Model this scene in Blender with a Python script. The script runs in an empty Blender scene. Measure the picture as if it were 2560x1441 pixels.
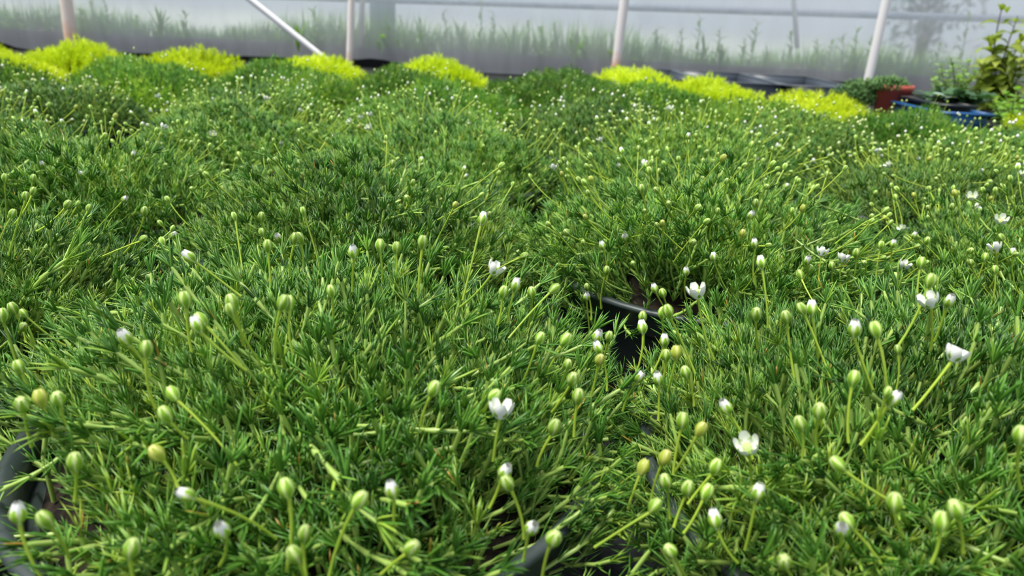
import bpy, math, random
import numpy as np
from mathutils import Matrix, Vector

# ------------------------------------------------------------------ camera
W, H = 2560, 1441
FPX = 1830.0
CAM_Z = 0.215
PITCH = math.radians(20.3)
ROLL = math.radians(2.9)
scene = bpy.context.scene
COL = scene.collection
_f = Vector((0, math.cos(PITCH), -math.sin(PITCH)))
_r0 = Vector((1, 0, 0)); _u0 = Vector((0, math.sin(PITCH), math.cos(PITCH)))
CR = _r0 * math.cos(ROLL) + _u0 * math.sin(ROLL)
CU = -_r0 * math.sin(ROLL) + _u0 * math.cos(ROLL)
CP = Vector((0, 0, CAM_Z))
cam_data = bpy.data.cameras.new('camera')
cam_data.sensor_width = 36.0
cam_data.lens = FPX / W * 36.0
cam_data.clip_start = 0.005
cam_data.dof.use_dof = True
cam_data.dof.focus_distance = 0.28
cam_data.dof.aperture_fstop = 18.0
cam = bpy.data.objects.new('camera', cam_data)
cam.matrix_world = Matrix(((CR.x, CU.x, -_f.x, CP.x), (CR.y, CU.y, -_f.y, CP.y), (CR.z, CU.z, -_f.z, CP.z), (0, 0, 0, 1)))
COL.objects.link(cam)
scene.camera = cam

# ------------------------------------------------------------------ light
world = bpy.data.worlds.new('overcast_sky'); scene.world = world
world.use_nodes = True
nt = world.node_tree
bg = nt.nodes['Background']
bg.inputs[0].default_value = (0.84, 0.92, 1.0, 1)
bg.inputs[1].default_value = 0.68
sun_data = bpy.data.lights.new('sun', 'SUN')
sun_data.energy = 4.6
sun_data.angle = math.radians(24)
sun_data.color = (1.0, 0.96, 0.88)
sun = bpy.data.objects.new('sun', sun_data)
sun.rotation_euler = (math.radians(6), math.radians(-20), 0)
COL.objects.link(sun)
scene.view_settings.view_transform = 'Standard'
scene.view_settings.look = 'None'
scene.view_settings.gamma = 1.0
scene.view_settings.use_curve_mapping = False
scene.view_settings.exposure = 0.22

# ------------------------------------------------------------------ helpers
def ray(px, py):
    return (_f + CR * ((px - W / 2) / FPX) - CU * ((py - H / 2) / FPX))
def at_y(px, py, Y):
    d = ray(px, py); return CP + d * (Y / d.y)
def at_z(px, py, z):
    d = ray(px, py); return CP + d * ((z - CAM_Z) / d.z)
def project(p):
    v = Vector(p) - CP; zc = v.dot(_f)
    return W / 2 + FPX * v.dot(CR) / zc, H / 2 - FPX * v.dot(CU) / zc, zc

def tag(o, label=None, cat=None, group=None, kind=None):
    if label: o['label'] = label
    if cat: o['category'] = cat
    if group: o['group'] = group
    if kind: o['kind'] = kind
    return o
def link(name, data, parent=None, loc=(0, 0, 0)):
    o = bpy.data.objects.new(name, data); COL.objects.link(o)
    o.location = loc
    if parent: o.parent = parent
    return o
def empty(name, loc):
    o = link(name, None, None, loc); o.empty_display_size = 0.02
    return o

def np_mesh(name, verts, tris, mats, attrs=None, smooth=True, mat_idx=None):
    me = bpy.data.meshes.new(name)
    verts = np.asarray(verts, np.float32); tris = np.asarray(tris, np.int32)
    n, m = len(verts), len(tris); k = tris.shape[1]
    me.vertices.add(n); me.vertices.foreach_set('co', verts.ravel())
    me.loops.add(m * k); me.loops.foreach_set('vertex_index', tris.ravel())
    me.polygons.add(m)
    me.polygons.foreach_set('loop_start', np.arange(0, m * k, k, dtype=np.int32))
    me.polygons.foreach_set('loop_total', np.full(m, k, np.int32))
    if smooth: me.polygons.foreach_set('use_smooth', np.ones(m, bool))
    if mat_idx is not None: me.polygons.foreach_set('material_index', np.asarray(mat_idx, np.int32))
    me.update(calc_edges=True)
    for a, v in (attrs or {}).items():
        at = me.attributes.new(a, 'FLOAT', 'POINT'); at.data.foreach_set('value', np.asarray(v, np.float32))
    for mt in mats: me.materials.append(mt)
    return me

def norm(v):
    v = np.asarray(v, float)
    return v / np.maximum(np.linalg.norm(v, axis=-1, keepdims=True), 1e-9)

class Geo:
    """collects triangles with per-vertex tint and part value"""
    def __init__(s): s.v = []; s.t = []; s.a = []; s.b = []; s.n = 0
    def add(s, v, t, tint=0.5, kind=0.0):
        v = np.asarray(v, float).reshape(-1, 3); t = np.asarray(t, int).reshape(-1, 3)
        s.v.append(v); s.t.append(t + s.n); n = len(v)
        s.a.append(np.broadcast_to(np.asarray(tint, float), (n,))); s.b.append(np.broadcast_to(np.asarray(kind, float), (n,)))
        s.n += n
    def arrays(s): return np.concatenate(s.v), np.concatenate(s.t), np.concatenate(s.a), np.concatenate(s.b)
    def mesh(s, name, mats, smooth=True):
        v, t, a, b = s.arrays()
        return np_mesh(name, v, t, mats, {'tint': a, 'part': b}, smooth)

def tube(geo, pts, rad, sides=5, tint=0.5, kind=0.0, cap=False):
    pts = np.asarray(pts, float); n = len(pts); rad = np.broadcast_to(np.asarray(rad, float), (n,))
    tan = norm(np.gradient(pts, axis=0))
    ref = np.array([0, 0, 1.0]) if abs(tan[0][2]) < 0.8 else np.array([1.0, 0, 0])
    a = norm(np.cross(tan, ref)); b = np.cross(tan, a)
    ang = np.arange(sides) * 2 * math.pi / sides
    ring = pts[:, None] + rad[:, None, None] * (np.cos(ang)[None, :, None] * a[:, None] + np.sin(ang)[None, :, None] * b[:, None])
    v = ring.reshape(-1, 3); t = []
    for i in range(n - 1):
        for j in range(sides):
            p, q = i * sides + j, i * sides + (j + 1) % sides
            t += [(p, q, q + sides), (p, q + sides, p + sides)]
    if cap:
        v = np.vstack([v, ring[0], ring[-1], pts[0], pts[-1]]); e0 = n * sides; e1 = e0 + sides; c0 = e1 + sides; c1 = c0 + 1
        for j in range(sides):
            t += [(c0, e0 + (j + 1) % sides, e0 + j), (c1, e1 + j, e1 + (j + 1) % sides)]
    geo.add(v, t, tint, kind)

def needles(geo, P, D, L, Wd, bend, tint, detail=1, kind=0.0):
    """narrow three-sided leaves; P base, D direction, bend = sideways offset vector at tip"""
    P = np.asarray(P, float); D = norm(D); n = len(P)
    L = np.asarray(L, float)[:, None]; Wd = np.asarray(Wd, float)[:, None]; bend = np.asarray(bend, float)
    ref = np.where(np.abs(D[:, 2:3]) < 0.85, np.array([[0, 0, 1.0]]), np.array([[1.0, 0, 0]]))
    A = norm(np.cross(D, ref)); B = np.cross(A, D)
    st = {2: [(0.0, .75), (.35, 1.0), (.78, .75)], 1: [(0.0, .8), (.55, 1.0)], 0: [(0.3, 1.0)]}[detail]
    rings = []
    for t, w in st:
        c = P + D * L * t + bend * (t * t)
        if detail == 0:
            rings += [P, c + A * Wd * .5 * w, c - A * Wd * .5 * w]
        else:
            rings += [c + A * Wd * .5 * w, c - A * Wd * .5 * w, c - B * Wd * .42 * w]
    rings.append(P + D * L + bend)
    V = np.stack(rings, 1); k = V.shape[1]
    if detail == 0: F = [(0, 1, 3), (0, 3, 2)]
    else:
        F = []
        for s_ in range(len(st) - 1):
            o = s_ * 3
            for j in range(3):
                p, q = o + j, o + (j + 1) % 3
                F += [(p, q, q + 3), (p, q + 3, p + 3)]
        o = (len(st) - 1) * 3
        for j in range(3): F.append((o + j, o + (j + 1) % 3, k - 1))
    F = np.asarray(F)
    T = (np.arange(n)[:, None, None] * k + F[None]).reshape(-1, 3)
    geo.add(V.reshape(-1, 3), T, np.repeat(tint, k), kind)

def lathe(profile, sides=32):
    prof = np.asarray(profile, float); n = len(prof); ang = np.arange(sides) * 2 * math.pi / sides
    v = np.stack([prof[:, None, 0] * np.cos(ang), prof[:, None, 0] * np.sin(ang), np.broadcast_to(prof[:, None, 1], (n, sides))], -1).reshape(-1, 3)
    t = []
    for i in range(n - 1):
        for j in range(sides):
            p, q = i * sides + j, i * sides + (j + 1) % sides
            t += [(p, q, q + sides), (p, q + sides, p + sides)]
    return v, np.asarray(t)

def box(geo, lo, hi, tint=0.5, kind=0.0):
    x0, y0, z0 = lo; x1, y1, z1 = hi
    v = [(x0, y0, z0), (x1, y0, z0), (x1, y1, z0), (x0, y1, z0), (x0, y0, z1), (x1, y0, z1), (x1, y1, z1), (x0, y1, z1)]
    t = [(0, 2, 1), (0, 3, 2), (4, 5, 6), (4, 6, 7), (0, 1, 5), (0, 5, 4), (1, 2, 6), (1, 6, 5), (2, 3, 7), (2, 7, 6), (3, 0, 4), (3, 4, 7)]
    geo.add(v, t, tint, kind)

# ------------------------------------------------------------------ materials
def new_mat(name):
    m = bpy.data.materials.new(name); m.use_nodes = True
    n = m.node_tree.nodes; l = m.node_tree.links
    return m, n, l, n['Principled BSDF'], n['Material Output']
def plain(name, col, rough=0.5, spec=0.5, noise=None, col2=None, scale=30.0, bump=0.0):
    m, n, l, b, o = new_mat(name)
    b.inputs['Roughness'].default_value = rough; b.inputs['Specular IOR Level'].default_value = spec
    if col2 is None: b.inputs['Base Color'].default_value = (*col, 1)
    else:
        tc = n.new('ShaderNodeTexCoord'); nz = n.new('ShaderNodeTexNoise'); nz.inputs['Scale'].default_value = scale; nz.inputs['Detail'].default_value = 6
        l.new(tc.outputs['Object'], nz.inputs['Vector'])
        mx = n.new('ShaderNodeValToRGB'); mx.color_ramp.elements[0].position = .38; mx.color_ramp.elements[1].position = .62
        mx.color_ramp.elements[0].color = (*col, 1); mx.color_ramp.elements[1].color = (*col2, 1)
        l.new(nz.outputs['Fac'], mx.inputs[0]); l.new(mx.outputs[0], b.inputs['Base Color'])
        if bump:
            bp = n.new('ShaderNodeBump'); bp.inputs['Strength'].default_value = bump; bp.inputs['Distance'].default_value = 0.002
            l.new(nz.outputs['Fac'], bp.inputs['Height']); l.new(bp.outputs[0], b.inputs['Normal'])
    return m
def leafy(name, ramp, stem, trans=0.3, rough=0.42, spec=0.5, warm=(1.1, 1.15, .6), var=0.18):
    """leaf colour by the leaf's own tint, stem colour where part = 1"""
    m, n, l, b, o = new_mat(name)
    at = n.new('ShaderNodeAttribute'); at.attribute_name = 'tint'
    ap = n.new('ShaderNodeAttribute'); ap.attribute_name = 'part'
    cr = n.new('ShaderNodeValToRGB')
    e = cr.color_ramp.elements
    e[0].position, e[0].color = ramp[0][0], (*ramp[0][1], 1); e[1].position, e[1].color = ramp[-1][0], (*ramp[-1][1], 1)
    for p, c in ramp[1:-1]:
        x = e.new(p); x.color = (*c, 1)
    l.new(at.outputs['Fac'], cr.inputs[0])
    mx = n.new('ShaderNodeMix'); mx.data_type = 'RGBA'
    l.new(ap.outputs['Fac'], mx.inputs[0]); l.new(cr.outputs[0], mx.inputs[6]); mx.inputs[7].default_value = (*stem, 1)
    oi = n.new('ShaderNodeObjectInfo'); hs = n.new('ShaderNodeHueSaturation')
    mr = n.new('ShaderNodeMapRange'); mr.inputs[3].default_value = 1 - var; mr.inputs[4].default_value = 1 + var
    l.new(oi.outputs['Random'], mr.inputs[0]); l.new(mr.outputs[0], hs.inputs['Value']); l.new(mx.outputs[2], hs.inputs['Color'])
    l.new(hs.outputs[0], b.inputs['Base Color'])
    b.inputs['Roughness'].default_value = rough; b.inputs['Specular IOR Level'].default_value = spec
    tr = n.new('ShaderNodeBsdfTranslucent')
    mu = n.new('ShaderNodeMix'); mu.data_type = 'RGBA'; mu.blend_type = 'MULTIPLY'; mu.inputs[0].default_value = 1.0
    l.new(hs.outputs[0], mu.inputs[6]); mu.inputs[7].default_value = (*warm, 1); l.new(mu.outputs[2], tr.inputs[0])
    ms = n.new('ShaderNodeMixShader'); ms.inputs[0].default_value = trans
    l.new(b.outputs[0], ms.inputs[1]); l.new(tr.outputs[0], ms.inputs[2]); l.new(ms.outputs[0], o.inputs[0])
    return m

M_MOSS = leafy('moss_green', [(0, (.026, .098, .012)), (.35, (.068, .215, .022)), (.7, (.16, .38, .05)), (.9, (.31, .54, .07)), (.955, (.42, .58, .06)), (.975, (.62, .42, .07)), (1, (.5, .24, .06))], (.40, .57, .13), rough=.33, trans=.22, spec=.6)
M_GOLD = leafy('moss_golden', [(0, (.52, .70, .012)), (.6, (.71, .86, .02)), (1, (.84, .93, .05))], (.75, .85, .03), trans=.30, warm=(1, 1, .6), var=.06)
M_STALK = leafy('flower_stalk_green', [(0, (.34, .50, .05)), (1, (.50, .66, .07))], (.4, .5, .05), trans=.2, var=.12)
M_BUD = leafy('bud_green', [(0, (.21, .42, .025)), (.4, (.40, .61, .07)), (1, (.80, .88, .46))], (.5, .5, .08), trans=.22, var=.16, warm=(1.05, 1.1, .7))
M_BUDOLD = leafy('bud_faded', [(0, (.40, .50, .05)), (.55, (.55, .62, .10)), (1, (.72, .70, .30))], (.55, .3, .1), trans=.22, var=.12)
M_PETAL = plain('petal_white', (.86, .87, .84), .5, .4)
M_POT = plain('pot_plastic', (.030, .043, .043), .42, .5, col2=(.055, .072, .070), scale=60, bump=.1)
M_SOIL = plain('peat_soil', (.008, .006, .005), .9, .2, col2=(.03, .022, .015), scale=180, bump=.8)
M_FABRIC = plain('ground_fabric', (.012, .013, .015), .7, .3, col2=(.03, .032, .036), scale=200, bump=.3)

# ------------------------------------------------------------------ setting
SHEET_Y = 3.0
g = Geo(); box(g, (-4.5, -1.2, -.02), (4.5, SHEET_Y + .02, 0))
tag(link('floor', g.mesh('floor', [M_FABRIC], False)), kind='structure')

m, n, l, b, o = new_mat('outdoor_ground_pale')
b.inputs['Base Color'].default_value = (.42, .45, .42, 1); b.inputs['Roughness'].default_value = .9
M_OUT = m
g = Geo(); box(g, (-14, SHEET_Y + .05, -.06), (14, 30, -.02))
tag(link('ground_outside', g.mesh('ground_outside', [M_OUT], False)), kind='structure')

# translucent film wall
m, n, l, b, o = new_mat('greenhouse_film')
n.remove(b)
tc = n.new('ShaderNodeTexCoord'); mp = n.new('ShaderNodeMapping'); mp.inputs['Scale'].default_value = (9, 1, 1.2)
nz = n.new('ShaderNodeTexNoise'); nz.inputs['Scale'].default_value = 2.2; nz.inputs['Detail'].default_value = 4
l.new(tc.outputs['Object'], mp.inputs[0]); l.new(mp.outputs[0], nz.inputs['Vector'])
mr = n.new('ShaderNodeMapRange'); mr.inputs[1].default_value = .3; mr.inputs[2].default_value = .7; mr.inputs[3].default_value = .46; mr.inputs[4].default_value = .60
l.new(nz.outputs['Fac'], mr.inputs[0])
rf = n.new('ShaderNodeBsdfRefraction'); rf.inputs['IOR'].default_value = 1.12; rf.inputs['Roughness'].default_value = .27
rf.inputs['Color'].default_value = (.92, .95, .97, 1)
tl = n.new('ShaderNodeBsdfTranslucent'); tl.inputs[0].default_value = (.84, .86, .92, 1)
df = n.new('ShaderNodeBsdfDiffuse'); df.inputs[0].default_value = (.82, .83, .90, 1)
m1 = n.new('ShaderNodeMixShader'); m1.inputs[0].default_value = .55
l.new(tl.outputs[0], m1.inputs[1]); l.new(df.outputs[0], m1.inputs[2])
m2 = n.new('ShaderNodeMixShader'); l.new(mr.outputs[0], m2.inputs[0])
l.new(rf.outputs[0], m2.inputs[1]); l.new(m1.outputs[0], m2.inputs[2]); l.new(m2.outputs[0], o.inputs[0])
M_FILM = m
def sheet_bottom(x):
    pts = [(-4.5, .06), (-2.2, .055), (-2.08, .03), (-1.98, .0), (-.66, .025), (-.58, .035), (-.4, .0), (.45, .0), (.56, .028), (.9, .045), (1.25, .035), (1.36, .06), (1.42, .062), (1.46, .0), (4.5, .0)]
    return np.interp(x, [p[0] for p in pts], [p[1] for p in pts])
xs = np.linspace(-4.5, 4.5, 181); ts = np.linspace(0, 1, 9)
vv = []
for t in ts:
    for x in xs:
        zb = sheet_bottom(x) + .004
        z = zb + (1.9 - zb) * t ** 1.6
        vv.append((x, SHEET_Y + .010 * math.sin(x * 9.1) * (1 - t) + .006 * math.sin(x * 23 + t * 4), z))
tt = []
nx = len(xs)
for i in range(len(ts) - 1):
    for j in range(nx - 1):
        p = i * nx + j; tt += [(p, p + 1, p + 1 + nx), (p, p + 1 + nx, p + nx)]
tag(link('wall_back', np_mesh('wall_back', vv, tt, [M_FILM])), 'pale translucent plastic film stretched along the back of the greenhouse', None, None, 'structure')

# black strip added to keep the gap under the lifted film dark
g = Geo(); box(g, (-4.5, SHEET_Y + .03, -.02), (4.5, SHEET_Y + .05, .075))
tag(link('trim_1', g.mesh('gap_strip', [plain('gap_black', (.012, .012, .014), .8, .2)], False)), 'black strip added to darken the gap under the film wall', None, None, 'structure')
# low brown earth bank outside
M_EARTH = plain('earth_bank', (.17, .12, .12), .95, .1, col2=(.30, .22, .21), scale=14, bump=.5)
bx = np.linspace(-4.5, 4.5, 91); rows = [(.052, -.05, 0), (.056, .055, .03), (.16, .075, .04), (.5, .04, .03), (1.0, -.03, .01)]
rng = np.random.default_rng(5)
vv = []; tt = []
for (dy, z, am) in rows:
    nzv = np.interp(bx, np.linspace(-4.5, 4.5, 30), rng.normal(0, 1, 30))
    for x, q in zip(bx, nzv): vv.append((x, SHEET_Y + dy, z + am * .5 * q))
for i in range(len(rows) - 1):
    for j in range(90):
        p = i * 91 + j; tt += [(p, p + 1, p + 92), (p, p + 92, p + 91)]
tag(link('trim_2', np_mesh('earth_bank', vv, tt, [M_EARTH])), 'brown earth bank outside the film wall', None, None, 'structure')

# ------------------------------------------------------------------ wall posts, brace and rail
def post_mat(name, base, rust, zr):
    m, n, l, b, o = new_mat(name)
    tc = n.new('ShaderNodeTexCoord'); sx = n.new('ShaderNodeSeparateXYZ'); l.new(tc.outputs['Object'], sx.inputs[0])
    nz = n.new('ShaderNodeTexNoise'); nz.inputs['Scale'].default_value = 26; nz.inputs['Detail'].default_value = 5; l.new(tc.outputs['Object'], nz.inputs['Vector'])
    mm = n.new('ShaderNodeMath'); mm.operation = 'MULTIPLY_ADD'; mm.inputs[1].default_value = .12; l.new(nz.outputs['Fac'], mm.inputs[0]); l.new(sx.outputs['Z'], mm.inputs[2])
    mr = n.new('ShaderNodeMapRange'); mr.inputs[1].default_value = zr + .03; mr.inputs[2].default_value = zr + .09; mr.inputs[3].default_value = 1; mr.inputs[4].default_value = 0
    l.new(mm.outputs[0], mr.inputs[0])
    mx = n.new('ShaderNodeMix'); mx.data_type = 'RGBA'; l.new(mr.outputs[0], mx.inputs[0]); mx.inputs[6].default_value = (*base, 1); mx.inputs[7].default_value = (*rust, 1)
    l.new(mx.outputs[2], b.inputs['Base Color']); b.inputs['Roughness'].default_value = .5
    return m
def pipe(name, p_top, p_bot, Y, rad, mat, label, cat, ztop=None, zbot=0.0, shoe=False):
    a = at_y(*p_top, Y); c = at_y(*p_bot, Y); d = (a - c)
    base = c + d * ((zbot - c.z) / d.z); top = c + d * ((ztop - c.z) / d.z) if ztop else a
    t = empty(name, base); gg = Geo()
    P = np.array([(0, 0, 0), tuple((top - base) * .5), tuple(top - base)])
    tube(gg, P, rad, 14, cap=True)
    link('pipe', gg.mesh('pipe', [mat]), t)
    gg = Geo(); q = (top - base).normalized()
    tube(gg, [(0, 0, 0), tuple(q * .004), tuple(q * .012)], [rad * 1.5, rad * 1.5, rad * 1.08], 14, cap=True)
    link('foot_collar', gg.mesh('foot_collar', [mat]), t)
    tag(t, label, cat)
    return t
PK = (.80, .62, .52)
pipe('wall_post', (165, 0), (178, 107), 2.93, .0225, post_mat('post_pink', (.92, .78, .70), (.84, .55, .40), .10), 'thick pinkish white pipe post, leftmost against the film wall', 'post', 1.9)
pipe('wall_post', (879, 0), (874, 140), 2.93, .0125, post_mat('post_cream', (.90, .82, .78), (.76, .60, .48), .04), 'slim cream pipe post just right of the slanting brace', 'post', 1.9)
pipe('wall_post', (1561, 0), (1537, 190), 2.93, .0175, post_mat('post_rust', (.88, .82, .82), (.74, .44, .30), .085), 'pipe post with a rusty orange foot near the photo centre', 'post', 1.9)
pipe('wall_post', (2216, 0), (2166, 218), 2.93, .0165, post_mat('post_grey', (.88, .85, .86), (.80, .64, .48), .03), 'white pipe post beside the lifted film edge at right', 'post', 1.9)
pipe('brace_pipe', (612, -12), (800, 138), 2.85, .0115, post_mat('brace_white', (.92, .91, .95), (.88, .84, .78), .05), 'white pipe brace slanting down towards the slim cream post', 'brace', 1.5)
# rail and outer posts behind the film
def bar(name, p0, p1, Y, hw, mat, label, cat):
    a = at_y(*p0, Y); c = at_y(*p1, Y); gg = Geo()
    d = (c - a).normalized(); up = Vector((0, 1, 0)).cross(d) * -1
    v = []
    for e in (a - a, c - a):
        for s1, s2 in ((-1, -1), (1, -1), (1, 1), (-1, 1)): v.append(tuple(e + up * hw * s1 + Vector((0, .012 * s2, 0))))
    gg.add(v, [(0, 1, 5), (0, 5, 4), (1, 2, 6), (1, 6, 5), (2, 3, 7), (2, 7, 6), (3, 0, 4), (3, 4, 7), (0, 2, 1), (0, 3, 2), (4, 5, 6), (4, 6, 7)])
    return tag(link(name, gg.mesh(name, [mat], False), None, a), label, cat)
M_RAIL = plain('rail_bluegrey', (.58, .63, .76), .6)
bar('outer_rail', (-900, -60), (3600, 82), SHEET_Y + .14, .014, M_RAIL, 'blurred bluish grey rail running behind the film wall', 'rail')
bar('outer_lath', (912, -200), (902, 140), SHEET_Y + .06, .008, plain('lath_pink', (.92, .80, .74), .6), 'faint pinkish lath behind the film beside the slim cream post', 'lath')
bar('outer_column', (962, -260), (958, 150), SHEET_Y + .30, .055, plain('column_blue', (.52, .64, .80), .7), 'broad bluish board blurred behind the film', 'column')  # wide upright bluish bar behind the film
bar('outer_lath', (1974, -120), (1992, 120), SHEET_Y + .04, .006, plain('lath_white', (.95, .93, .92), .6), 'thin white lath behind the film left of the right post', 'lath')

# ------------------------------------------------------------------ moss shoots
def make_shoot(seed, detail, length=None, golden=False):
    r = np.random.default_rng(seed); gg = Geo()
    L = length or r.uniform(.026, .046)
    nn = max(3, int(L / (.0062 if detail == 2 else .0052))); t = np.linspace(0, 1, nn + 1)
    bend = r.uniform(.15, .9); side = r.uniform(-.35, .35)
    ang = np.cumsum(np.full(nn, bend / nn)); sa = np.cumsum(np.full(nn, side / nn))
    step = np.stack([np.sin(ang), np.sin(sa), np.cos(ang)], -1) * (L / nn)
    gg.end = None; pts = np.vstack([[0, 0, 0], np.cumsum(step, 0)]) + r.normal(0, .0003, (nn + 1, 3))
    gg.end = pts[-1]; tan = norm(np.gradient(pts, axis=0))
    if detail >= 2:
        pp = []; rr = []
        for i in range(nn):
            for q, w in ((0, 1.35), (.25, .85), (.75, .95)):
                pp.append(pts[i] * (1 - q) + pts[i + 1] * q); rr.append(.00060 * w)
        pp.append(pts[-1]); rr.append(.0004)
        rr[0] *= .35; rr[1] *= .7; tube(gg, pp, rr, 5, .5, 1.0)
    elif detail == 1: tube(gg, pts, .00062, 4, .5, 1.0)
    elif nn > 2: tube(gg, pts[::2], .0006, 3, .5, 1.0)
    P = []; D = []; LL = []; tin = []
    up = np.array([1.0, 0, 0])
    for i in range(0 if detail == 2 else 1, nn + 1):
        T = tan[i]; a = norm(np.cross(T, [.3, .9, .2])); b = np.cross(T, a)
        last = i == nn
        k = (9 if last else 3 + int(r.integers(0, 4)))
        if detail == 0: k = 7 if last else 4
        ph = r.uniform(0, 6.28)
        base_t = np.clip(r.normal((.50 if detail == 0 else .45) + .12 * (i / nn), .17), .02, .92)  # far shoots get a lighter tint, imitating their lit tops and haze
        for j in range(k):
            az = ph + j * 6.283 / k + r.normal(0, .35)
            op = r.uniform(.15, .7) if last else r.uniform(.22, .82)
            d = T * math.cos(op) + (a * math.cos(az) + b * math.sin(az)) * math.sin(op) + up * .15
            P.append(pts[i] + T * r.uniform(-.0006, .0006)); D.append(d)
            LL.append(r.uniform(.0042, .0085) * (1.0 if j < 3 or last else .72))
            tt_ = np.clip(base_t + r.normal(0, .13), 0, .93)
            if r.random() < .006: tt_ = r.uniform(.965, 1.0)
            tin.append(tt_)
    P = np.array(P); D = norm(D); LL = np.array(LL)
    wd = r.uniform(.00046, .00070, len(P)) * (1.35 if detail == 0 else 1.25 if detail == 2 else 1.0)
    bd = norm(r.normal(0, 1, (len(P), 3))) * (LL * .12)[:, None] + norm(tan[np.minimum(nn, 1)]) * (LL * .1)[:, None]
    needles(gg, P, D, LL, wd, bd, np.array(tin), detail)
    return gg
print('shoot variants')
HI = [make_shoot(100 + i, 2) for i in range(18)]
MID = [make_shoot(300 + i, 1, np.random.default_rng(i).uniform(.018, .036)) for i in range(16)]
LOW = [make_shoot(500 + i, 0, np.random.default_rng(i).uniform(.016, .026)) for i in range(12)]

POT_R = .088; RIM_Z = .090; SOIL_Z = .080
ENV_R = .113; HM = .039
def env(rho, h): return h * np.clip(1 - (rho / ENV_R) ** 2.1, -0.15, 1)
def frames(rng, n, h, bump, rmax=.103, dep=(0, .6), jitter=20, camside=None, t0=10):
    """shoot frames over a cushion: tips on the envelope, leaning outwards more towards the edge"""
    rho = rmax * np.sqrt(rng.uniform(0, 1, n)); phi = rng.uniform(0, 2 * math.pi, n)
    if camside is not None: phi = np.where(rng.random(n) < camside, rng.normal(-math.pi / 2, .95, n), phi)
    q = (rho / rmax)
    tilt = np.radians(t0 + (84 - t0) * q ** 1.2 + rng.normal(0, jitter * .8, n)); az = phi + rng.normal(0, .42, n)
    D = np.stack([np.sin(tilt) * np.cos(az), np.sin(tilt) * np.sin(az), np.cos(tilt)], -1)
    z = RIM_Z - .002 + env(rho, h) + bump(rho * np.cos(phi), rho * np.sin(phi)) - rng.uniform(dep[0], dep[1], n) * (.004 + h * .5)
    T = np.stack([rho * np.cos(phi), rho * np.sin(phi), z], -1)
    sc = rng.uniform(.8, 1.2, n)
    X = np.array([0, 0, 1.0]) - D * D[:, 2:3]; X = X + rng.normal(0, .18, (n, 3)); X = norm(X - D * np.sum(X * D, -1, keepdims=True))
    Y = np.cross(D, X)
    return T, X, Y, D, sc
def to_base(T, X, Y, Z, sc, variants, which):
    E = np.array([g_.end for g_ in variants])[which] * sc[:, None]
    return T - X * E[:, 0:1] - Y * E[:, 1:2] - Z * E[:, 2:3]
def bump_fn(seed, amp=.008):
    r = np.random.default_rng(seed); ks = r.normal(0, 38, (5, 2)); ph = r.uniform(0, 6.28, 5); am = r.uniform(.3, 1, 5) * amp * .5
    ks = np.vstack([ks, r.normal(0, 170, (6, 2))]); ph = np.append(ph, r.uniform(0, 6.28, 6)); am = np.append(am, np.full(6, amp * .16))
    return lambda x, y: sum(a * np.sin(k[0] * x + k[1] * y + p) for a, k, p in zip(am, ks, ph))
def keep(T, sectors, rng):
    """thin the shoots over stretches of bare rim: sectors are (from, to) degrees round the pot"""
    ang = np.degrees(np.arctan2(T[:, 1], T[:, 0])) % 360; rho = np.hypot(T[:, 0], T[:, 1]); k = np.ones(len(T), bool)
    for a0, a1 in sectors: k &= ~((ang > a0) & (ang < a1) & (rho > (.078 if a1 - a0 < 40 else .074)) & (rng.random(len(T)) < .94))
    return k
def cushion_mesh(name, seed, variants, n, h, mat, bump, sectors=()):
    rng = np.random.default_rng(seed)
    Bp, X, Y, Z, sc = frames(rng, n, h, bump)
    k_ = keep(Bp, sectors, rng); Bp, X, Y, Z, sc = Bp[k_], X[k_], Y[k_], Z[k_], sc[k_]; n = len(Bp)
    which = rng.integers(0, len(variants), n); tn = bump_fn(seed + 700, .25); tone = lambda x, y: tn(x * 1.5, y * 1.5)
    Bp = to_base(Bp, X, Y, Z, sc, variants, which)
    Vs, Ts, As, Bs = [], [], [], []; off = 0
    for k, gg in enumerate(variants):
        ix = np.where(which == k)[0]
        if not len(ix): continue
        v, t, a, b_ = gg.arrays(); m_ = len(v)
        R = np.stack([X[ix], Y[ix], Z[ix]], 1) * sc[ix][:, None, None]          # s,3(axis),3
        V = np.einsum('va,sak->svk', v, R) + Bp[ix][:, None]
        Vs.append(V.reshape(-1, 3)); Ts.append((t[None] + (np.arange(len(ix)) * m_)[:, None, None] + off).reshape(-1, 3))
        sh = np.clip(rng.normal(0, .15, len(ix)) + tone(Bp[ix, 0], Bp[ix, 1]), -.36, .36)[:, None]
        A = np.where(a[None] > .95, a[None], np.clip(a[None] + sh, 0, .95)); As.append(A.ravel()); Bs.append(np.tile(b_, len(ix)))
        off += m_ * len(ix)
    return np_mesh(name, np.concatenate(Vs), np.concatenate(Ts), [mat], {'tint': np.concatenate(As), 'part': np.concatenate(Bs)})

BARE = {1: [(196, 238), (310, 328)], 3: [(226, 264)]}       # stretches where the rim shows
NEAR = []; FAR = []; BUMPN = []; BUMPF = []
for i in range(4):
    bf = bump_fn(40 + i); BUMPN.append(bf)
    NEAR.append(cushion_mesh('moss_cushion_near', 70 + i, MID, 1600, HM, M_MOSS, bf, BARE.get(i, ())))
for i in range(3):
    bf = bump_fn(60 + i, .007); BUMPF.append(bf)
    FAR.append(cushion_mesh('moss_cushion_far', 90 + i, LOW, 1600, HM, M_MOSS, bf))
SHOOT_ME = [g_.mesh('moss_shoot', [M_MOSS]) for g_ in HI]

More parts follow.
